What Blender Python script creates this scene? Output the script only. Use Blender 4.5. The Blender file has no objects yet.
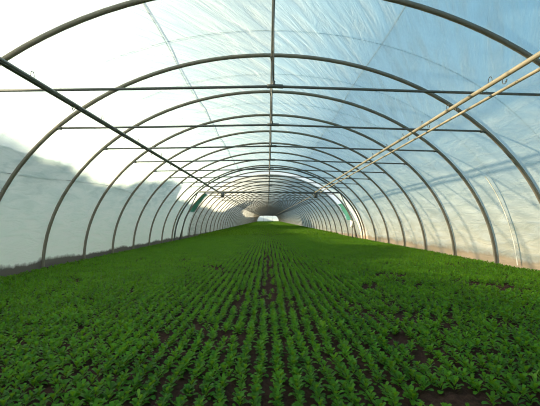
import bpy, bmesh, math, random
import numpy as np
from mathutils import Vector, noise
rng = np.random.default_rng(7); random.seed(7)
sc = bpy.context.scene; C = sc.collection
PI = math.pi

# ------------------------------------------------------------ dimensions
EYE = 0.80
S = 1.5873                       # hoop spacing of the near tunnel
A, B = 4.02, 3.15                # half width and height of the hoops
ARCH_R = 0.028
Y_END1 = 18.95                   # the near tunnel's film ends here
Y_BEG2 = 20.05                   # the far tunnel's film starts here
Y_END2 = 150.0
PIV, TILT = 19.5, 0.0062         # the far tunnel climbs a little
def rise(y): return max(0.0, y - PIV) * TILT
def gz(x, y): return 0.016 * max(-5.0, min(5.0, x)) + rise(y)   # the bed falls gently to the left

# ------------------------------------------------------------ helpers
def props(o, label=None, cat=None, group=None, kind=None):
    if label: o['label'] = label
    if cat: o['category'] = cat
    if group: o['group'] = group
    if kind: o['kind'] = kind
    return o
def mesh_np(name, V, F, mat, smooth=True):
    """V (n,3) array, F (m,4) or (m,3) array."""
    V = np.asarray(V, dtype=np.float32); F = np.asarray(F, dtype=np.int32)
    m = bpy.data.meshes.new(name); k = F.shape[1]
    m.vertices.add(len(V)); m.vertices.foreach_set('co', V.ravel())
    m.loops.add(F.size); m.loops.foreach_set('vertex_index', F.ravel())
    m.polygons.add(len(F)); m.polygons.foreach_set('loop_start', np.arange(0, F.size, k, dtype=np.int32))
    m.update(calc_edges=True); m.validate()
    if smooth: m.polygons.foreach_set('use_smooth', np.ones(len(m.polygons), dtype=bool))
    if mat: m.materials.append(mat)
    return m
def link(name, mesh, parent=None, loc=(0, 0, 0)):
    o = bpy.data.objects.new(name, mesh); C.objects.link(o); o.location = loc
    if parent: o.parent = parent
    return o
def empty(name, loc=(0, 0, 0)):
    o = bpy.data.objects.new(name, None); C.objects.link(o); o.location = loc; o.empty_display_size = .1
    return o
class MB:
    """collects simple solids into one mesh"""
    def __init__(s): s.V = []; s.F = []; s.n = 0
    def add(s, V, F):
        s.V.append(np.asarray(V, float)); s.F += [tuple(i + s.n for i in f) for f in F]; s.n += len(V); return s
    def tube(s, pts, r, seg=10, closed=False, cap=True):
        pts = [Vector(p) for p in pts]; n = len(pts); V = []; F = []; up = None
        for i, p in enumerate(pts):
            if closed: t = pts[(i + 1) % n] - pts[i - 1]
            else: t = pts[min(i + 1, n - 1)] - pts[max(i - 1, 0)]
            t.normalize()
            if up is None:
                up = Vector((0, 0, 1)) if abs(t.z) < .9 else Vector((0, 1, 0))
            u = (up - t * up.dot(t)).normalized(); up = u; w = t.cross(u)
            rr = r[i] if hasattr(r, '__len__') else r
            for k in range(seg):
                a = 2 * PI * k / seg
                V.append(p + (u * math.cos(a) + w * math.sin(a)) * rr)
        for i in range(n if closed else n - 1):
            for k in range(seg):
                a, b = i * seg, ((i + 1) % n) * seg
                F.append((a + k, a + (k + 1) % seg, b + (k + 1) % seg, b + k))
        if cap and not closed:
            F.append(tuple(range(seg))[::-1]); F.append(tuple((n - 1) * seg + k for k in range(seg)))
        return s.add([tuple(v) for v in V], F)
    def box(s, c, d, bev=0):
        x, y, z = (q / 2 for q in d); V = []
        if not bev:
            V = [(c[0] + i * x, c[1] + j * y, c[2] + k * z) for i in (-1, 1) for j in (-1, 1) for k in (-1, 1)]
            return s.add(V, [(0, 1, 3, 2), (4, 6, 7, 5), (0, 4, 5, 1), (2, 3, 7, 6), (0, 2, 6, 4), (1, 5, 7, 3)])
        bm = bmesh.new(); bmesh.ops.create_cube(bm, size=1)
        for v in bm.verts: v.co = Vector((v.co.x * d[0], v.co.y * d[1], v.co.z * d[2])) + Vector(c)
        bmesh.ops.bevel(bm, geom=bm.edges[:], offset=bev, segments=2, affect='EDGES')
        bm.verts.index_update()
        V = [tuple(v.co) for v in bm.verts]; F = [tuple(v.index for v in f.verts) for f in bm.faces]; bm.free()
        return s.add(V, F)
    def mesh(s, name, mat, smooth=True):
        m = bpy.data.meshes.new(name); m.from_pydata([tuple(v) for a in s.V for v in a], [], s.F); m.update()
        if smooth:
            m.polygons.foreach_set('use_smooth', [len(p.vertices) == 4 for p in m.polygons])
        m.materials.append(mat); return m

# ------------------------------------------------------------ materials
def new_mat(name):
    m = bpy.data.materials.new(name); m.use_nodes = True
    nt = m.node_tree; nt.nodes.clear()
    out = nt.nodes.new('ShaderNodeOutputMaterial'); return m, nt, out
def N(nt, t, ins=None, **kw):
    n = nt.nodes.new(t)
    for k, v in kw.items(): setattr(n, k, v)
    for k, v in (ins or {}).items():
        s = n.inputs[k]
        if isinstance(v, bpy.types.NodeSocket): nt.links.new(v, s)
        else: s.default_value = v
    return n
def math_(nt, op, a, b=0.0, clamp=False):
    n = N(nt, 'ShaderNodeMath', {0: a, 1: b}, operation=op, use_clamp=clamp); return n.outputs[0]
def ramp(nt, fac, stops, interp='LINEAR'):
    n = N(nt, 'ShaderNodeValToRGB', {'Fac': fac}); cr = n.color_ramp; cr.interpolation = interp
    while len(cr.elements) < len(stops): cr.elements.new(.5)
    for e, (p, c) in zip(cr.elements, stops): e.position = p; e.color = (*c, 1) if len(c) == 3 else c
    return n.outputs['Color']
def mixc(nt, f, a, b):
    n = N(nt, 'ShaderNodeMix', data_type='RGBA')
    for s, v in ((n.inputs[0], f), (n.inputs[6], a), (n.inputs[7], b)):
        if isinstance(v, bpy.types.NodeSocket): nt.links.new(v, s)
        else: s.default_value = v if not isinstance(v, tuple) or len(v) == 4 else (*v, 1)
    return n.outputs[2]
def simple(name, col, rough=.5, metal=0., var=.25, scale=8., bump=0.):
    m, nt, out = new_mat(name)
    tc = N(nt, 'ShaderNodeTexCoord')
    nz = N(nt, 'ShaderNodeTexNoise', {'Vector': tc.outputs['Object'], 'Scale': scale, 'Detail': 5.})
    c = mixc(nt, nz.outputs['Fac'], tuple(x * (1 - var) for x in col), tuple(min(1, x * (1 + var)) for x in col))
    b = N(nt, 'ShaderNodeBsdfPrincipled', {'Base Color': c, 'Roughness': rough, 'Metallic': metal})
    if bump:
        bp = N(nt, 'ShaderNodeBump', {'Height': nz.outputs['Fac'], 'Strength': bump, 'Distance': .01}); nt.links.new(bp.outputs[0], b.inputs['Normal'])
    nt.links.new(b.outputs[0], out.inputs[0]); return m

M_hoop = simple('galvanised_tube', (.25, .215, .17), .5, .35, .35, 6)
M_tie = simple('dark_tube', (.13, .13, .12), .5, .3, .3, 5)
M_rail = simple('tan_rail', (.38, .31, .21), .5, .1, .25, 5)
M_railgrey = simple('grey_rail', (.20, .20, .19), .45, .4, .3, 5)
M_wire = simple('wire', (.10, .09, .08), .5, .5, .2, 30)
M_cord = simple('cord', (.10, .12, .13), .7, 0, .2, 30)
M_green = simple('green_tarpaulin', (.14, .50, .40), .6, 0, .25, 3)
M_white = simple('white_enamel', (.8, .8, .77), .4, 0, .05, 3)
M_tape = simple('white_tape', (.72, .70, .64), .5, 0, .1, 20)
M_bark = simple('bark', (.12, .09, .07), .9, 0, .4, 6, .3)
M_tree = simple('tree_foliage', (.035, .06, .035), .9, 0, .5, 2.5, 0)

def film_mat(name, body, opac, sheen, lit_col=(.62, .50, .36), dirt_h=.22, dirt_col=(.20, .15, .10), dirt_amt=.75, tint=(.86, .93, .95, 1), wall_light_z=1.9, streaks=.27):
    """greenhouse polythene: lets part of the view through, scatters the rest; creases, light painted in low on the walls, and a soiled foot"""
    m, nt, out = new_mat(name)
    tc = N(nt, 'ShaderNodeTexCoord'); P = tc.outputs['Object']
    sep = N(nt, 'ShaderNodeSeparateXYZ', {0: P}); X, Y, Z = sep.outputs
    # creases that run aslant over the sheet, stretched noise
    mp = N(nt, 'ShaderNodeMapping', {'Vector': P, 'Rotation': (0, 0, 1.05), 'Scale': (1.3, .16, 1.3)}, vector_type='TEXTURE')
    n1 = N(nt, 'ShaderNodeTexNoise', {'Vector': mp.outputs[0], 'Scale': 1.3, 'Detail': 8., 'Roughness': .62, 'Distortion': .5})
    mp2 = N(nt, 'ShaderNodeMapping', {'Vector': P, 'Rotation': (0, 0, -.2), 'Scale': (.8, .9, 4.5)})
    n2 = N(nt, 'ShaderNodeTexNoise', {'Vector': mp2.outputs[0], 'Scale': 1.9, 'Detail': 5., 'Roughness': .55, 'Distortion': .6})
    n3 = N(nt, 'ShaderNodeTexNoise', {'Vector': P, 'Scale': 1.1, 'Detail': 4.})
    low = math_(nt, 'DIVIDE', math_(nt, 'SUBTRACT', 2.7, Z), .7, True)        # slack at the sides, taut overhead
    wr = mixc(nt, low, n1.outputs['Fac'], n2.outputs['Fac'])
    streak = ramp(nt, wr, [(.38, (0, 0, 0)), (.5, (.45, .45, .45)), (.62, (1, 1, 1))])
    lw = N(nt, 'ShaderNodeLayerWeight', {'Blend': .35})
    o = math_(nt, 'MULTIPLY_ADD', lw.outputs['Facing'], .38); lw_n = nt.nodes[-1]; lw_n.inputs[2].default_value = opac
    o = math_(nt, 'ADD', o, math_(nt, 'MULTIPLY', math_(nt, 'SUBTRACT', streak, .5), math_(nt, 'SUBTRACT', streaks, math_(nt, 'MULTIPLY', low, .17))))
    o = math_(nt, 'ADD', o, math_(nt, 'MULTIPLY', math_(nt, 'SUBTRACT', n3.outputs['Fac'], .5), .18))
    # splashed soil near the ground
    fine = N(nt, 'ShaderNodeTexNoise', {'Vector': P, 'Scale': 9., 'Detail': 6.})
    mott = math_(nt, 'ADD', math_(nt, 'MULTIPLY', fine.outputs['Fac'], .5), math_(nt, 'MULTIPLY', n3.outputs['Fac'], 1.1))
    edge = math_(nt, 'MULTIPLY', mott, dirt_h)
    zr = math_(nt, 'SUBTRACT', Z, math_(nt, 'MULTIPLY', X, .016))
    dm = math_(nt, 'SUBTRACT', 1., math_(nt, 'DIVIDE', zr, edge), True)
    dm = math_(nt, 'MULTIPLY', dm, 3., True); dm = math_(nt, 'MULTIPLY', dm, dirt_amt)
    dust = math_(nt, 'SUBTRACT', 1., math_(nt, 'DIVIDE', zr, wall_light_z), True)  # light painted in by height: low walls brighter and denser, roof darker
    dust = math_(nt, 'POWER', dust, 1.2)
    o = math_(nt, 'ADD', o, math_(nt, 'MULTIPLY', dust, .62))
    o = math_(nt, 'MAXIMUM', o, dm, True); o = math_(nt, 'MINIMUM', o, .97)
    col = mixc(nt, dust, body, lit_col)
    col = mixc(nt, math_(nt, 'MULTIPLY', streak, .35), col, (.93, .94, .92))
    col = mixc(nt, dm, col, dirt_col)
    bp = N(nt, 'ShaderNodeBump', {'Height': wr, 'Strength': .55, 'Distance': .06})
    tr = N(nt, 'ShaderNodeBsdfTranslucent', {'Color': col, 'Normal': bp.outputs[0]})
    df = N(nt, 'ShaderNodeBsdfDiffuse', {'Color': col, 'Normal': bp.outputs[0]})
    gl = N(nt, 'ShaderNodeBsdfGlossy', {'Color': (1, 1, 1, 1), 'Roughness': .32, 'Normal': bp.outputs[0]})
    body_s = N(nt, 'ShaderNodeMixShader', {0: .45, 1: tr.outputs[0], 2: df.outputs[0]})
    body_s = N(nt, 'ShaderNodeMixShader', {0: sheen, 1: body_s.outputs[0], 2: gl.outputs[0]})
    tp = N(nt, 'ShaderNodeBsdfTransparent', {'Color': tint})
    mx = N(nt, 'ShaderNodeMixShader', {0: o, 1: tp.outputs[0], 2: body_s.outputs[0]})
    nt.links.new(mx.outputs[0], out.inputs[0]); return m
M_filmL = film_mat('film_left', (.38, .56, .62), .47, .04, wall_light_z=3.0, lit_col=(.90, 1., .90), streaks=.27, dirt_h=.22, dirt_col=(.07, .06, .05), dirt_amt=.93)
M_filmL2 = film_mat('film_left_far', (.38, .43, .42), .64, .04, lit_col=(.44, .50, .46), dirt_h=.2, dirt_col=(.09, .08, .06), dirt_amt=.9)
M_filmR = film_mat('film_right', (.38, .62, .74), .48, .04, wall_light_z=3.0, streaks=.28, lit_col=(.76, .64, .47), dirt_h=.26, dirt_col=(.58, .38, .22), dirt_amt=.75, tint=(.88, .97, 1., 1))
M_filmR2 = film_mat('film_right_far', (.26, .36, .40), .64, .04, lit_col=(.80, .70, .52), dirt_h=.2, dirt_col=(.62, .42, .25), dirt_amt=.85)

def soil_mat():
    m, nt, out = new_mat('soil'); tc = N(nt, 'ShaderNodeTexCoord')
    n1 = N(nt, 'ShaderNodeTexNoise', {'Vector': tc.outputs['Object'], 'Scale': 3., 'Detail': 6.})
    n2 = N(nt, 'ShaderNodeTexNoise', {'Vector': tc.outputs['Object'], 'Scale': 45., 'Detail': 8., 'Roughness': .7})
    c = mixc(nt, n1.outputs['Fac'], (.030, .015, .011), (.066, .035, .026))
    c = mixc(nt, ramp(nt, n2.outputs['Fac'], [(.35, (0, 0, 0)), (.7, (1, 1, 1))]), mixc(nt, .5, c, (.02, .012, .01)), mixc(nt, .4, c, (.13, .075, .055)))
    bp = N(nt, 'ShaderNodeBump', {'Height': n2.outputs['Fac'], 'Strength': .9, 'Distance': .02})
    b = N(nt, 'ShaderNodeBsdfPrincipled', {'Base Color': c, 'Roughness': 1., 'Specular IOR Level': .05, 'Normal': bp.outputs[0]})
    nt.links.new(b.outputs[0], out.inputs[0]); return m
M_soil = soil_mat()
M_out = simple('rough_grass', (.09, .12, .05), .95, 0, .4, 1.)
M_bank = simple('bank_scrub', (.04, .06, .035), .95, 0, .5, .8)

def leaf_mat(name, c0, c1, tip):
    m, nt, out = new_mat(name); tc = N(nt, 'ShaderNodeTexCoord')
    geo = N(nt, 'ShaderNodeNewGeometry')
    n1 = N(nt, 'ShaderNodeTexNoise', {'Vector': geo.outputs['Position'], 'Scale': 2.4, 'Detail': 4.})
    c = mixc(nt, geo.outputs['Random Per Island'], c0, c1)
    c = mixc(nt, ramp(nt, n1.outputs['Fac'], [(.4, (0, 0, 0)), (.75, (1, 1, 1))]), c, tip)
    b = N(nt, 'ShaderNodeBsdfPrincipled', {'Base Color': c, 'Roughness': .5, 'Specular IOR Level': .2})
    t = N(nt, 'ShaderNodeBsdfTranslucent', {'Color': mixc(nt, .5, c, (.38, .60, .02, 1))})
    mx = N(nt, 'ShaderNodeMixShader', {0: .36, 1: b.outputs[0], 2: t.outputs[0]})
    nt.links.new(mx.outputs[0], out.inputs[0]); return m
M_leaf = leaf_mat('seedling_leaf', (.010, .060, .006), (.062, .25, .014), (.10, .28, .012))
M_leafy = leaf_mat('pale_leaf', (.12, .27, .03), (.18, .36, .05), (.2, .36, .04))

# ------------------------------------------------------------ ground inside and out
def grid(xs, ys, zf):
    X, Y = np.meshgrid(xs, ys); Z = zf(X, Y)
    V = np.stack([X, Y, Z], -1).reshape(-1, 3); nx, ny = len(xs), len(ys)
    i = np.arange(nx - 1); j = np.arange(ny - 1); I, J = np.meshgrid(i, j); a = (J * nx + I).ravel()
    return V, np.stack([a, a + 1, a + 1 + nx, a + nx], -1)
def gz_np(X, Y): return 0.016 * np.clip(X, -5, 5) + np.maximum(0, Y - PIV) * TILT
def soil_z(X, Y):
    b = .010 * np.sin(X * 74 + .4 * np.sin(Y * 2.)) + .006 * np.sin(Y * 31 + X * 9) * np.sin(X * 23 + 1) + .005 * np.sin(Y * 67 - X * 51)
    return gz_np(X, Y) + b * (Y < 14)
ys = np.concatenate([np.arange(-6, 8, .03), np.arange(8, 16, .1), np.arange(16, Y_END2 + 4, 1.)])
V, F = grid(np.linspace(-4.6, 4.6, 260), ys, soil_z)
floor = props(link('floor', mesh_np('floor', V, F, M_soil)), 'dark brown soil of the crop bed showing between the rows', kind='structure')
def out_z(X, Y): return gz_np(X, Y) - .10
V, F = grid(np.concatenate([np.linspace(-80, -5, 20), np.linspace(5, 80, 20)]), np.linspace(-60, 260, 60), out_z)
props(link('ground', mesh_np('ground', V, F, M_out)), 'rough grass around the tunnel', kind='structure')

# ------------------------------------------------------------ polythene film
def film(name, mat, side, y0, y1, hoops, label, near):
    th0, th1 = (PI / 2, PI) if side < 0 else (PI / 2, 0)
    na = 70 if near else 36
    th = np.linspace(th0, th1, na)
    R = ARCH_R + .012
    step = .09 if near else .5
    yy = np.arange(y0, y1 + step * .5, step); yy[-1] = y1
    # bays: slack inward between neighbouring hoops
    hp = np.array(sorted(hoops)); d = np.zeros(len(yy))
    for i, y in enumerate(yy):
        k = np.searchsorted(hp, y)
        if 0 < k < len(hp): u = (y - hp[k - 1]) / (hp[k] - hp[k - 1]); d[i] = math.sin(PI * u) ** 1
    V = []
    for i, y in enumerate(yy):
        for t in th:
            s, c = math.sin(t), math.cos(t)
            w = .012 + .012 * (1 - s)
            wob = 0
            if near:
                wob = .012 * noise.noise((y * 1.6 + c * 4, s * 5, side * 3.)) * d[i]
                wob += .006 * noise.noise((y * 5 + s * 7, s * 4 - y * 2, 9.)) * d[i]
            r = R - w * d[i] + wob
            V.append(((A + r) * c, y, (B + r) * s + rise(y)))
        V.append(((A + R) * math.cos(th1) * 1.0, y, -.22 + gz(4 * side, y)))
    n = na + 1; ny = len(yy)
    I, J = np.meshgrid(np.arange(n - 1), np.arange(ny - 1)); a = (J * n + I).ravel()
    o = link(name, mesh_np(name, V, np.stack([a, a + 1, a + 1 + n, a + n], -1), mat))
    return props(o, label, kind='structure')
H1 = {n: (3.5 + n) * S for n in range(-1, 8)}          # near tunnel
H1y = list(H1.values())
H2y = [20.25] + [21.9 + 1.9 * k for k in range(68) if 21.9 + 1.9 * k < Y_END2 - .3]
back = [H1y[0] - S * k for k in (5, 4, 3, 2, 1)]
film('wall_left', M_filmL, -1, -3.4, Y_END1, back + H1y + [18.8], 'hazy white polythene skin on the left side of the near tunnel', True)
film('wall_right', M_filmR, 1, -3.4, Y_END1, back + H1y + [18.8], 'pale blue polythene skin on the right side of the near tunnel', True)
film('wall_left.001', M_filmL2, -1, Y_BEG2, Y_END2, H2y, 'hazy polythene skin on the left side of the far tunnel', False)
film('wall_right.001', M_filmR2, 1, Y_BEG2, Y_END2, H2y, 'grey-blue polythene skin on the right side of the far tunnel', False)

# gable at the far end
zb = gz(0, Y_END2)
mb = MB(); pts = [(A * math.cos(t), Y_END2, B * math.sin(t) + rise(Y_END2)) for t in np.linspace(0, PI, 41)]
m = MB(); m.add(pts + [(0, Y_END2, zb)], [(i, i + 1, 41) for i in range(40)])
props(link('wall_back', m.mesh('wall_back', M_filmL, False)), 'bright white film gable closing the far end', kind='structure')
g = props(empty('gable_frame', (0, Y_END2 - .1, rise(Y_END2))), 'thin steel door frame against the bright far gable', 'frame')
for x in (-1.6, 1.6, -.02):
    h = B * math.sqrt(1 - (x / A) ** 2) - .05 if abs(x) > 1 else 2.3
    link('post', MB().box((x, 0, h / 2 - .05), (.08, .06, h)).mesh('post', M_tie), g)
link('beam', MB().box((0, -.07, 2.3), (6.4, .06, .08)).mesh('beam', M_tie), g)

# ------------------------------------------------------------ hoops with their ties
NA = 56
def arch_pts(dr=0., leg=-.15):
    P = [(A + dr, 0, leg), (A + dr, 0, leg / 2)]
    P += [((A + dr) * math.cos(t), 0, (B + dr) * math.sin(t)) for t in np.linspace(0, PI, NA)]
    return P + [(-A - dr, 0, leg / 2), (-A - dr, 0, leg)]
me_arch = MB().tube(arch_pts(), ARCH_R, 12).mesh('arch', M_hoop)
TZ, TX, BOW = 2.085, 2.985, .07
me_tie = MB().tube([(-TX, 0, TZ), (-1.5, 0, TZ + BOW * .45), (-.03, 0, TZ + BOW), (.03, 0, TZ + BOW), (1.5, 0, TZ + BOW * .45), (TX, 0, TZ)], .0145, 8).mesh('tie_bar', M_tie)
me_hang = MB().tube([(.0, .0, B - .01), (.004, 0, TZ + BOW)], .009, 6).mesh('hanger_rod', M_tie)
me_clamp = MB().tube([(-.06, -.0, TZ + BOW), (.0, 0, TZ + BOW + .004), (.10, 0, TZ + BOW)], .022, 8).box((.005, 0, TZ + BOW + .025), (.03, .04, .06), .004).mesh('tie_clamp', M_tie)
me_rc = MB().box((0, 0, B - .030), (.055, .05, .035), .006).tube([(0, -.04, B - .055), (0, .04, B - .055)], .023, 8).mesh('ridge_clamp', M_tie)
def bracket(s):
    return MB().tube([(s * (TX - .05), 0, TZ - .002), (s * (TX + .03), 0, TZ + .004)], .021, 8).box((s * (TX + .018), 0, TZ), (.03, .045, .05), .004).mesh('end_bracket', M_tie)
me_bL, me_bR = bracket(-1), bracket(1)
ORD = ['nearest', 'second', 'third', 'fourth', 'fifth', 'sixth', 'seventh', 'eighth', 'ninth', 'tenth']
def hoop(y, label, detail=2, dx=0):
    e = props(empty('hoop_frame', (dx, y, rise(y))), label, 'hoop', 'steel hoops carrying the tunnel film')
    link('arch', me_arch, e); tb = link('tie_bar', me_tie, e)
    if detail > 0:
        link('hanger_rod', me_hang, e); link('tie_clamp', me_clamp, tb)
    if detail > 1:
        link('ridge_clamp', me_rc, e); link('end_bracket', me_bL, tb); link('end_bracket', me_bR, tb)
    return e
n1 = len(H1y)
H1y[0] -= .10
for i, y in enumerate(H1y[:-1]):
    eh = hoop(y, 'the %s grey steel hoop from the camera in the near tunnel, with its tie bar' % ORD[i])
    if i == 0:
        for c in eh.children:
            if c.name.split('.')[0] in ('tie_bar', 'hanger_rod'): c.location.y = .09
            for d in c.children:
                if d.name.startswith('end_bracket'):
                    d.data = d.data.copy()
                    for v in d.data.vertices: v.co.y *= 1 if v.co.y > 0 else 4.5
# the doubled frame where the near tunnel ends
y7 = H1y[-1]
e = props(empty('end_hoop_frame', (0, y7, 0)), 'dark doubled steel hoop with a thick crossbeam at the end of the near tunnel', 'hoop')
link('arch', me_arch, e); o = link('arch', MB().tube([(p[0], .30, p[2]) for p in arch_pts(-.035)], .034, 12).mesh('arch', M_tie), e)
link('crossbeam', MB().tube([(-3.02, .3, 2.04), (3.02, .3, 2.04)], .034, 10).mesh('crossbeam', M_tie), e)
link('hanger_rod', MB().tube([(0, .3, B - .04), (0, .3, 2.05)], .018, 8).mesh('hanger_rod', M_tie), e)
for s in (-1, 1):
    link('brace', MB().tube([(s * 3.02, .3, 2.03), (s * 3.55, .3, .9), (s * 3.80, .3, -.1)], .024, 8).mesh('brace', M_tie), e)
    link('bracket', MB().box((s * 1.98, .3, 1.93), (.16, .07, .26), .01).mesh('bracket', M_tie), e)
hoop(18.55, 'last slim hoop of the near tunnel, just before the bright gap', 1)
for i, y in enumerate(H2y):
    if i == 0: lb = 'first hoop of the far tunnel, just behind the bright gap'
    elif i < 8: lb = 'the %s hoop of the far tunnel, counted from the bright gap' % ORD[i]
    else: lb = 'one of the crowded small hoops deep inside the far tunnel'
    hoop(y, lb, 1 if i < 6 else 0)

# ------------------------------------------------------------ lengthwise pipes
def line(name, mat, pts, r, label, cat, group=None, seg=8):
    m = MB().tube(pts, r, seg).mesh(name, mat)
    return props(link(name, m), label, cat, group)
def along(x, z, y0, y1, step=None, fn=None):
    out = []; y = y0
    st = step or 1.6
    while y < y1: out.append((x, y, z + rise(y) + (fn(y) if fn else 0))); y += st
    out.append((x, y1, z + rise(y1) + (fn(y1) if fn else 0))); return out
ZR = B - .055
line('ridge_pole', M_tie, along(0, ZR, -3.2, Y_END1), .018, 'dark steel ridge pole under the roof of the near tunnel', 'pole')
line('ridge_pole', M_tie, along(0, ZR, Y_BEG2, Y_END2 - .3), .018, 'dark ridge pole running away under the far tunnel roof', 'pole')
zr_ = TZ - .036
line('rail', M_rail, along(1.955, zr_ - .002, -3.2, y7 + .25), .021, 'thick tan rail with wire hooks along the right of the near tunnel', 'rail')
line('rail', M_rail, along(2.165, TZ - .030, -3.2, y7 + .25), .0155, 'thinner tan rail just outside the thick one on the right', 'rail')
line('rail', M_railgrey, along(-2.135, zr_, -3.2, y7 + .25), .0165, 'inner one of the two dark grey rails on the left of the near tunnel', 'rail')
line('rail', M_tie, along(-2.18, zr_ - .001, -3.2, y7 + .25), .0165, 'outer one of the two dark grey rails on the left, touching its twin', 'rail')
for x, mt, w, w2 in ((-2.15, M_railgrey, 'grey', 'left'), (2.1, M_rail, 'tan', 'right')):
    line('rail', mt, along(x, TZ - .035, Y_BEG2, Y_END2 - .3), .02, '%s rail along the %s side of the far tunnel' % (w, w2), 'rail')
# seams/wires that lie on the film, seen through it
def on_arch(th, dr): return (A + dr) * math.cos(th), (B + dr) * math.sin(th)
OUT = ARCH_R + .03
for s, w in ((-1, 'left'), (1, 'right')):
    th = math.acos(s * 1.33 / A); x, z = on_arch(th, ARCH_R + .026)
    pts = [(x + .02 * math.sin(y * 1.7), y, z + rise(y)) for y in np.arange(-3, Y_END1, .5)]
    line('roof_wire', M_cord, pts, .006, 'thin slack wire lying lengthwise over the film, %s of the ridge' % w, 'wire', seg=5)
pts = [(*[on_arch(math.asin(min(1, (1.50 + .06 * math.sin(y * .9)) / B)), ARCH_R + .026)[0] * -1], y, 1.50 + .06 * math.sin(y * .9)) for y in np.arange(-3, Y_END1, .4)]
line('side_wire', M_cord, pts, .0045, 'dark slack wire running along outside the left wall film', 'wire', seg=5)
for i, y in enumerate(H1y[:6]):
    ym = y + S * .53 + (.2 if i == 0 else 0)
    pts = [(*(lambda q: (q[0],))(on_arch(t, OUT)), ym + .03 * math.sin(t * 5), on_arch(t, OUT)[1]) for t in np.linspace(0.02, PI - .02, 50)]
    line('hold_down_cord', M_cord, pts, .0042, 'thin cord drawn over the film behind the %s hoop' % ORD[i], 'cord', 'cords over the film between the hoops', 5)

# wire hooks on the rails
def hook_mesh(r=.045, z0=0.):
    P = []
    for k in range(15):
        a = -PI / 2 + 2 * PI * k / 16 * .93
        P.append((.006 * k / 14 - .003, r * .72 * math.cos(a), r * math.sin(a) + r * .55))
    return MB().tube(P, .0032, 6).mesh('hook', M_wire)
mh_up = hook_mesh(.040)
def mh_down():
    P = [(.0, .034 * math.sin(a), .030 * math.cos(a) - .028) for a in np.linspace(-.6, 4.6, 16)]
    P += [(.0, P[-1][1] + .02, P[-1][2] - .015)]
    return MB().tube(P, .0035, 6).mesh('hook', M_wire)
mh_dn = mh_down()
spR = [3.55, 4.4, 5.15, 5.9, 6.7, 7.6]
spL = [3.5, 5.0, 6.4, 7.8]
for i, y in enumerate(spR):
    props(link('wire_hook', mh_up, loc=(1.955, y, zr_ + .008)), 'wire loop standing up on the thick tan right rail, %s from the camera' % ORD[i], 'hook', 'wire loops on the rails')
for i, y in enumerate(spR[:5]):
    props(link('wire_hook', mh_dn, loc=(1.955, y - .22, zr_ - .012)), 'curled wire hook hanging under the thick tan right rail, %s from the camera' % ORD[i], 'hook', 'wire loops on the rails')
for i, y in enumerate(spL):
    props(link('wire_hook', mh_up, loc=(-2.14, y, zr_ + .008)), 'wire loop standing up on the dark left rails, %s from the camera' % ORD[i], 'hook', 'wire loops on the rails')
for i, y in enumerate(spL[:4]):
    props(link('wire_hook', mh_dn, loc=(-2.14, y + .75, zr_ - .012)), 'curled wire hook hanging under the dark left rails, %s from the camera' % ORD[i], 'hook', 'wire loops on the rails')

# white repair tape on the right film
P = []; V = []; 
for z in np.linspace(.12, 1.55, 20):
    x = math.sqrt(1 - (z / (B + .02)) ** 2) * (A + .0); yy_ = 6.45 + .02 * math.sin(z * 3)
    for dx, dy in ((0, -.014), (0, .014)): V.append((x + dx - .04, yy_ + dy, z))
for z_ in range(len(V)): V.append((V[z_][0] + .0035, V[z_][1], V[z_][2]))
F = []; n = 20; k = 40
for i in range(n - 1):
    a = 2 * i; F += [(a, a + 1, a + 3, a + 2), (a + k, a + 2 + k, a + 3 + k, a + 1 + k), (a, a + 2, a + 2 + k, a + k), (a + 1, a + 1 + k, a + 3 + k, a + 3)]
props(link('repair_tape', mesh_np('repair_tape', V, F, M_tape)), 'narrow white strip of tape running up the right film between two hoops', 'tape')

# green tarpaulin covers at both sides of the gap between the tunnels
for s, w, a0, a1 in ((-1, 'left', .40, .72), (1, 'right', .28, .55)):
    V = []; ths = np.linspace(a0, a1, 24)
    for y in np.linspace(Y_END1 - .1, Y_BEG2 + .1, 9):
        for t in ths:
            rr = .075 + .012 * math.sin(t * 40 + y * 5)
            V.append((s * (A + rr) * math.cos(t), y, (B + rr) * math.sin(t)))
    I, J = np.meshgrid(np.arange(23), np.arange(8)); a = (J * 24 + I).ravel()
    o = link('tarpaulin', mesh_np('tarpaulin', V, np.stack([a, a + 1, a + 25, a + 24], -1), M_green))
    md = o.modifiers.new('thick', 'SOLIDIFY'); md.thickness = .004
    props(o, 'green tarpaulin covering the %s side of the gap between the tunnels' % w, 'tarpaulin', 'tarpaulins over the gap')
for s, w, a1, mt in ((-1, 'left', .40, M_filmL), (1, 'right', .28, M_filmR)):
    V = []; ths = np.linspace(0, a1, 20)
    for y in np.linspace(Y_END1, Y_BEG2, 7):
        V.append((s * (A + .045), y, -.2))
        for t in ths: V.append((s * (A + .045) * math.cos(t), y, (B + .045) * math.sin(t)))
    I, J = np.meshgrid(np.arange(20), np.arange(6)); a = (J * 21 + I).ravel()
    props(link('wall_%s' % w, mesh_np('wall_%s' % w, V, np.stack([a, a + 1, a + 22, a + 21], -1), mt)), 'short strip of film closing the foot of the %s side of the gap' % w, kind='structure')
# white box on a post by the right wall
e = props(empty('control_box', (3.62, 17.3, gz(3.6, 17.3))), 'small white box on a post by the right wall near the end frame', 'box')
link('casing', MB().box((0, 0, .66), (.20, .12, .28), .015).mesh('casing', M_white), e)
link('post', MB().tube([(0, .05, -.1), (0, .05, .55)], .02, 8).mesh('post', M_tie), e)
link('lid', MB().box((0, -.07, .66), (.16, .02, .22), .006).mesh('lid', M_white), e)

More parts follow.
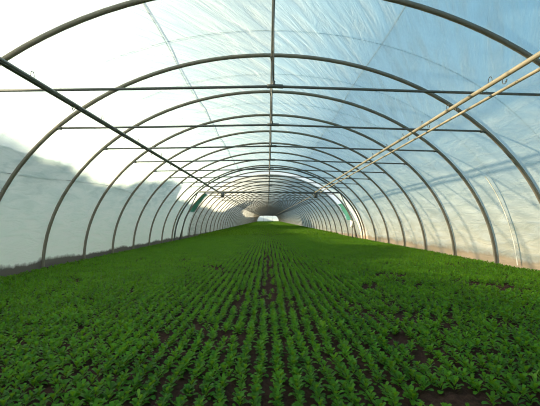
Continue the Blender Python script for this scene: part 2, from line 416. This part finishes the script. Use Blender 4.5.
# ------------------------------------------------------------ trees and bank beyond the left film
def bank_z(X, Y):
    t = np.clip((-X - 13) / 6., 0, 1); return -.12 + 3.4 * t * t * (3 - 2 * t) + .25 * np.sin(Y * .31 + X) * t + .2 * np.sin(Y * .83) * t + np.maximum(0, Y - PIV) * TILT
V, F = grid(np.linspace(-30, -12.9, 24), np.linspace(-30, 220, 180), bank_z)
props(link('bank', mesh_np('bank', V, F, M_bank)), 'overgrown bank beyond the left film', kind='structure')
prof = [(-25, 5.0), (6, 5.3), (9, 5.3), (10.8, 5.12), (11.8, 5.06), (12.4, 4.94), (13.5, 5.04), (15, 5.3), (16.5, 5.55), (18.4, 5.62), (19.0, 5.1), (21, 5.03), (22.4, 4.95), (28.8, 4.85), (31, 4.75), (36, 4.8), (42, 5.7), (46, 6.6), (52, 6.7), (54, 5.6), (58, 5.0), (63, 4.75), (70, 4.5), (100, 4.6), (150, 5.2)]
def topz(y): return float(np.interp(y, [p[0] for p in prof], [p[1] for p in prof]))
def tree(y, H, i, lab):
    bm = bmesh.new()
    r0 = random.uniform(1.5, 1.9)
    for k in range(7):
        a = random.uniform(0, 2 * PI); rr = random.uniform(.2, 1.1)
        q = bmesh.ops.create_icosphere(bm, subdivisions=3, radius=random.uniform(.8, 1.25))['verts'] if k else bmesh.ops.create_icosphere(bm, subdivisions=4, radius=r0)['verts']
        off = Vector((rr * math.cos(a), rr * math.sin(a) * 1.3, random.uniform(-.9, .4))) if k else Vector((0, 0, 0))
        for v in q:
            v.co += off
            p = v.co + Vector((i * 9.1, 0, 0)); nn = noise.noise_vector(p * 1.7) * .28 + noise.noise_vector(p * 5.) * .12
            v.co += nn
    mx = max(v.co.z for v in bm.verts)
    for v in bm.verts: v.co.z = v.co.z - mx + H; v.co.z = max(v.co.z, .9)
    me = bpy.data.meshes.new('crown'); bm.to_mesh(me); bm.free(); me.materials.append(M_tree)
    e = props(empty('tree', (-15 - random.uniform(-.3, .3), y, float(bank_z(np.array(-15.), np.array(float(y)))) * .6)), lab, 'tree', 'trees beyond the left film')
    b = e.location.z
    for v in me.vertices: v.co.z -= b - rise(y)
    link('crown', me, e)
    link('trunk', MB().tube([(0, 0, -.6), (.05, .03, 1.), (0, 0, H - 2.2)], [.16, .13, .09], 8).mesh('trunk', M_bark), e)
# continuous hedge; its uneven top is what shows through the film
hy = np.arange(-28, 170, .22); ha = np.linspace(0, 2 * PI, 40, endpoint=False); V = []
for y in hy:
    H = topz(y) - (.5 if 43 < y < 55 else .1) + .03 * noise.noise((0, y * .9, 2.)) + .05 * noise.noise((4, y * 2.7, 2.))
    for a_ in ha:
        cx, cz = math.cos(a_), math.sin(a_)
        cx = math.copysign(abs(cx) ** .6, cx); cz = math.copysign(abs(cz) ** .6, cz)
        hh = (H + .6) / 2; p = Vector((-15 + .9 * cx, y, -.6 + hh + hh * cz))
        q = noise.noise_vector(p * 1.3) * .22 + noise.noise_vector(p * 4.) * .10
        V.append((p.x + q.x, p.y + q.y * .6, p.z + q.z * .6 + rise(y)))
I, J = np.meshgrid(np.arange(40), np.arange(len(hy) - 1))
props(link('hedge', mesh_np('hedge', V, np.stack([(J * 40 + I).ravel(), (J * 40 + (I + 1) % 40).ravel(), ((J + 1) * 40 + (I + 1) % 40).ravel(), ((J + 1) * 40 + I).ravel()], -1), M_tree)),
      'long dark hedge showing through the left film, its uneven top against the white sky', 'hedge')
i = 0
for y, lab in ((28.6, 'low dark tree top rising just above the hedge beyond the left film, nearest of all'), (42.4, 'dark tree starting the raised clump seen through the left film'), (45.6, 'dark tree of the raised clump, second from its near end'),
               (48.9, 'dark tree of the raised clump, in its middle'), (52.1, 'tall dark tree at the far end of the raised clump beyond the left film'), (104., 'small far tree above the distant end of the hedge')):
    tree(y, topz(y) + .1, i, lab); i += 1

# ------------------------------------------------------------ crop
ROW = .084
def leaf_np(L, W, nseg, yaw, lift, curl, stem, fold):
    """one leaf as a strip (2 halves folded along the midrib) from the plant's heart outwards"""
    t = np.linspace(0, 1, nseg + 1)
    if nseg == 1: wid = np.array([.5, .9]) * W
    elif nseg == 2: wid = np.array([.25, 1., .6]) * W
    else: wid = W * np.interp(t, [0, .2, .42, .65, .85, 1], [.14, .3, .85, 1., .92, .50])
    ang = lift - curl * t; ds = (L + stem) / nseg
    r = np.concatenate([[0], np.cumsum(np.cos(ang[:-1]) * ds)]); z = np.concatenate([[0], np.cumsum(np.sin(ang[:-1]) * ds)])
    r = r + .004
    V = []
    for k in range(nseg + 1):
        for s in ((-1, 0, 1) if nseg > 2 else (-1, 1)):
            V.append((r[k], s * wid[k] / 2, z[k] + abs(s) * fold * wid[k] * .5))
    V = np.array(V); m = 3 if nseg > 2 else 2
    c, s_ = math.cos(yaw), math.sin(yaw)
    V = np.stack([V[:, 0] * c - V[:, 1] * s_, V[:, 0] * s_ + V[:, 1] * c, V[:, 2]], -1)
    F = [(k * m + j, k * m + j + 1, (k + 1) * m + j + 1, (k + 1) * m + j) for k in range(nseg) for j in range(m - 1)]
    return V, np.array(F)
def plant_np(nl, nseg, big=1.):
    Vs, Fs, n = [], [], 0; y0 = rng.uniform(0, 6.28)
    for k in range(nl):
        inner = k / max(1, nl - 1)
        V, F = leaf_np(rng.uniform(.019, .026) * (1 - .35 * inner) * big, rng.uniform(.020, .027) * (1 - .3 * inner) * big, nseg,
                       y0 + k * 2.4 + rng.uniform(-.3, .3), .62 + .55 * inner + rng.uniform(-.15, .25), rng.uniform(.7, 1.5) * (1 - .3 * inner), .012 * big, rng.uniform(.2, .45))
        V[:, 2] += .004 + .030 * inner
        Vs.append(V); Fs.append(F + n); n += len(V)
    return np.concatenate(Vs), np.concatenate(Fs)
protoA = [plant_np(11, 5) for _ in range(14)]
protoB = [plant_np(7, 2, 1.05) for _ in range(12)]
protoC = [plant_np(6, 1, 1.9) for _ in range(10)]
# bare places in the bed: x, y, half width, half length
def px2g(px, py, h=.04):
    d = (EYE - h) * 400 / (py - 221.5); return ((px - 268) / 400 * d - .045, d)
bare = []
for px, py, wx, wy in ((392, 275, 14, 2.5), (375, 286, 10, 4), (497, 287, 14, 4), (466, 283, 10, 3), (405, 315, 14, 4), (443, 322, 9, 5), (500, 322, 9, 5), (396, 336, 12, 5), (423, 355, 14, 8), (440, 392, 16, 8),
                       (268, 283, 5, 14), (267, 262, 4, 10), (243, 295, 3, 10), (66, 343, 7, 3), (165, 330, 7, 4), (378, 300, 10, 3), (288, 300, 3, 6), (240, 330, 4, 5), (385, 380, 9, 7), (340, 372, 5, 5), (480, 350, 10, 4), (100, 372, 8, 4), (150, 350, 7, 3)):
    cx, cy = px2g(px, py); x2, _ = px2g(px + wx, py); _, y2 = px2g(px, py - wy)
    bare.append((cx, cy, x2 - cx, max(.03, y2 - cy)))
def keep(x, y):
    d = np.ones(len(x))
    for cx, cy, rx, ry in bare:
        q = ((x - cx) / rx) ** 2 + ((y - cy) / ry) ** 2; d = np.where(q < 1.25, np.minimum(d, .25), d)
    patch = np.sin(x * 3.1 + 1.3 * np.sin(y * 1.1)) * np.sin(y * 1.9 + 2. * np.sin(x * 1.3)) + .5 * np.sin(x * 7.7 + y * 4.1)
    th = np.where((np.abs(x) < 4) & (y < 9), np.where(patch > .95, .55, .97), .98)
    return rng.random(len(x)) < d * th
def lay(y0, y1, rowsp, sp, jit):
    xs = np.arange(-3.86, 3.90, rowsp); XX = []; YY = []
    for i, x in enumerate(xs):
        n = int((y1 - y0) / sp); yv = y0 + (np.arange(n) + rng.uniform(0, 1)) * sp + rng.normal(0, sp * .22, n)
        XX.append(x + rng.normal(0, jit, n) + .008 * np.sin(yv * 2.3 + i)); YY.append(yv)
    X = np.concatenate(XX); Y = np.concatenate(YY); k = keep(X, Y); return X[k], Y[k]
def bake(protos, X, Y, smin, smax, extra_z=0.):
    Vs, Fs, off = [], [], 0
    pick = rng.integers(0, len(protos), len(X)); ang = rng.uniform(0, 6.28, len(X)); sc_ = rng.uniform(smin, smax, len(X))
    z = gz_np(X, Y) + extra_z
    for q, (V, F) in enumerate(protos):
        k = np.where(pick == q)[0]
        if not len(k): continue
        c, s = np.cos(ang[k])[:, None] * sc_[k][:, None], np.sin(ang[k])[:, None] * sc_[k][:, None]
        W = np.stack([V[None, :, 0] * c - V[None, :, 1] * s + X[k][:, None], V[None, :, 0] * s + V[None, :, 1] * c + Y[k][:, None], V[None, :, 2] * sc_[k][:, None] + z[k][:, None]], -1)
        G = F[None] + (np.arange(len(k)) * len(V))[:, None, None]
        Vs.append(W.reshape(-1, 3)); Fs.append(G.reshape(-1, 4) + off); off += len(k) * len(V)
    return Vs, Fs, off
X0, Y0 = lay(.55, 7.0, ROW, .056, .009)
# the 300 that show largest, as objects
dep = Y0; inx = np.abs((X0 + .045) / np.maximum(dep, .1) * 400) < 268
pyv = 221.5 + (EYE - .04 - gz_np(X0, Y0)) * 400 / dep
cand = np.where(inx & (pyv < 408))[0]; cand = cand[np.argsort(dep[cand])][:300]
sel = np.zeros(len(X0), bool); sel[cand] = True
# plants just under the lower edge of the view stay in the mass
meshes = [mesh_np('seedling', V, F, M_leaf) for V, F in protoA]
for k in cand:
    x, y = float(X0[k]), float(Y0[k])
    o = bpy.data.objects.new('seedling', meshes[int(rng.integers(0, len(meshes)))]); C.objects.link(o)
    o.location = (x, y, gz(x, y)); o.rotation_euler = (0, 0, float(rng.uniform(0, 6.28))); s = float(rng.uniform(.88, 1.25)); o.scale = (s, s, s)
    u = (x + .045) / y * 400 + 268
    if u < 135: w = 'small green seedling in the nearest rows, in the lower left corner of the photo'
    elif u < 225: w = 'small green seedling in the nearest rows, between the lower left corner and the middle'
    elif u < 315: w = 'small green seedling in the nearest straight rows at the bottom middle of the photo'
    elif u < 405: w = 'small green seedling in the nearest rows, just right of the bottom middle'
    else: w = 'small green seedling in the nearest rows, in the lower right corner of the photo'
    props(o, w, 'seedling', 'seedlings in the nearest rows')
rest = ~sel
Vs, Fs, off = bake(protoA, X0[rest], Y0[rest], .88, 1.25)
X1, Y1 = lay(7.0, 22., ROW, .062, .010); v, f, n = bake(protoB, X1, Y1, .95, 1.25)
Vs += v; Fs += [q + off for q in f]; off += n
X2, Y2 = lay(22., Y_END2 - 1., .17, .16, .03); v, f, n = bake(protoC, X2, Y2, 1., 1.5)
Vs += v; Fs += [q + off for q in f]; off += n
props(link('seedling_rows', mesh_np('seedling_rows', np.concatenate(Vs), np.concatenate(Fs), M_leaf)), 'dense rows of small green seedlings filling the tunnel bed to the far end', 'seedlings', kind='stuff')
# a few paler, taller plants among the rows
def pale(px, py, nl, size, lab):
    x, y = px2g(px, py, .05); V, F = plant_np(nl, 5, size); V = V * np.array([.7, .7, 1.35])
    props(link('pale_seedling', mesh_np('pale_seedling', V, F, M_leafy), loc=(x, y, gz(x, y))), lab, 'seedling')
pale(323, 326, 5, 1.9, 'taller yellow-green seedling standing out just right of the middle rows')
pale(23, 343, 5, 1.7, 'yellow-green upright seedling standing out near the left edge')
pale(532, 378, 4, 1.5, 'pale yellow-green seedling at the right edge near the lower corner')
pale(143, 392, 4, 1.3, 'pale green seedling at the bottom between the left corner and the middle')

# ------------------------------------------------------------ light
SUN_EL, SUN_AZ = math.radians(15.2), math.radians(20.)     # low over the trees on the left, a little ahead
sd = Vector((-math.cos(SUN_AZ) * math.cos(SUN_EL), math.sin(SUN_AZ) * math.cos(SUN_EL), math.sin(SUN_EL)))
L = bpy.data.lights.new('sun', 'SUN'); L.energy = 20.0; L.angle = math.radians(1.2); L.color = (1., .82, .56)
lo = bpy.data.objects.new('sun', L); C.objects.link(lo); lo.rotation_euler = sd.to_track_quat('Z', 'Y').to_euler(); lo.location = (-20, 10, 12)
w = bpy.data.worlds.new('sky'); sc.world = w; w.use_nodes = True; nt = w.node_tree; nt.nodes.clear()
tc = N(nt, 'ShaderNodeTexCoord'); nrm = N(nt, 'ShaderNodeVectorMath', {0: tc.outputs['Generated']}, operation='NORMALIZE')
dt = N(nt, 'ShaderNodeVectorMath', {0: nrm.outputs[0], 1: tuple(sd)}, operation='DOT_PRODUCT')
f = math_(nt, 'MULTIPLY_ADD', dt.outputs['Value'], .5); nt.nodes[-1].inputs[2].default_value = .5
col = ramp(nt, f, [(0., (.17, .50, .76)), (.42, (.26, .62, .88)), (.62, (.50, .76, .88)), (.76, (.95, 1.02, 1.0)), (.86, (1.6, 1.6, 1.5)), (1., (2.6, 2.5, 2.2))])
sp = N(nt, 'ShaderNodeSeparateXYZ', {0: nrm.outputs[0]})
hz = math_(nt, 'POWER', math_(nt, 'SUBTRACT', 1., math_(nt, 'ABSOLUTE', sp.outputs[2])), 4.)
col = mixc(nt, math_(nt, 'MULTIPLY', hz, .8), col, (1.05, 1.05, 1.0))
bg = N(nt, 'ShaderNodeBackground', {'Color': col, 'Strength': 1.0}); wo = N(nt, 'ShaderNodeOutputWorld')
nt.links.new(bg.outputs[0], wo.inputs[0])

# ------------------------------------------------------------ camera
cam = bpy.data.cameras.new('camera'); cam.sensor_width = 36; cam.lens = 36 * 400 / 540; cam.clip_end = 500; cam.clip_start = .05
co = bpy.data.objects.new('camera', cam); C.objects.link(co); co.location = (-.045, 0, EYE)
from mathutils import Matrix
co.rotation_euler = (Matrix.Rotation(math.radians(-.29), 3, 'Z') @ Matrix.Rotation(math.radians(90 + 2.65), 3, 'X') @ Matrix.Rotation(math.radians(.35), 3, 'Z')).to_euler()
sc.camera = co
sc.view_settings.view_transform = 'Standard'; sc.view_settings.look = 'None'; sc.view_settings.gamma = 1; sc.view_settings.exposure = 0.0
sc.view_settings.use_curve_mapping = False
cy = sc.cycles; cy.filter_width = 1.05; cy.max_bounces = 10; cy.transparent_max_bounces = 24; cy.diffuse_bounces = 5; cy.transmission_bounces = 8; cy.sample_clamp_indirect = 6
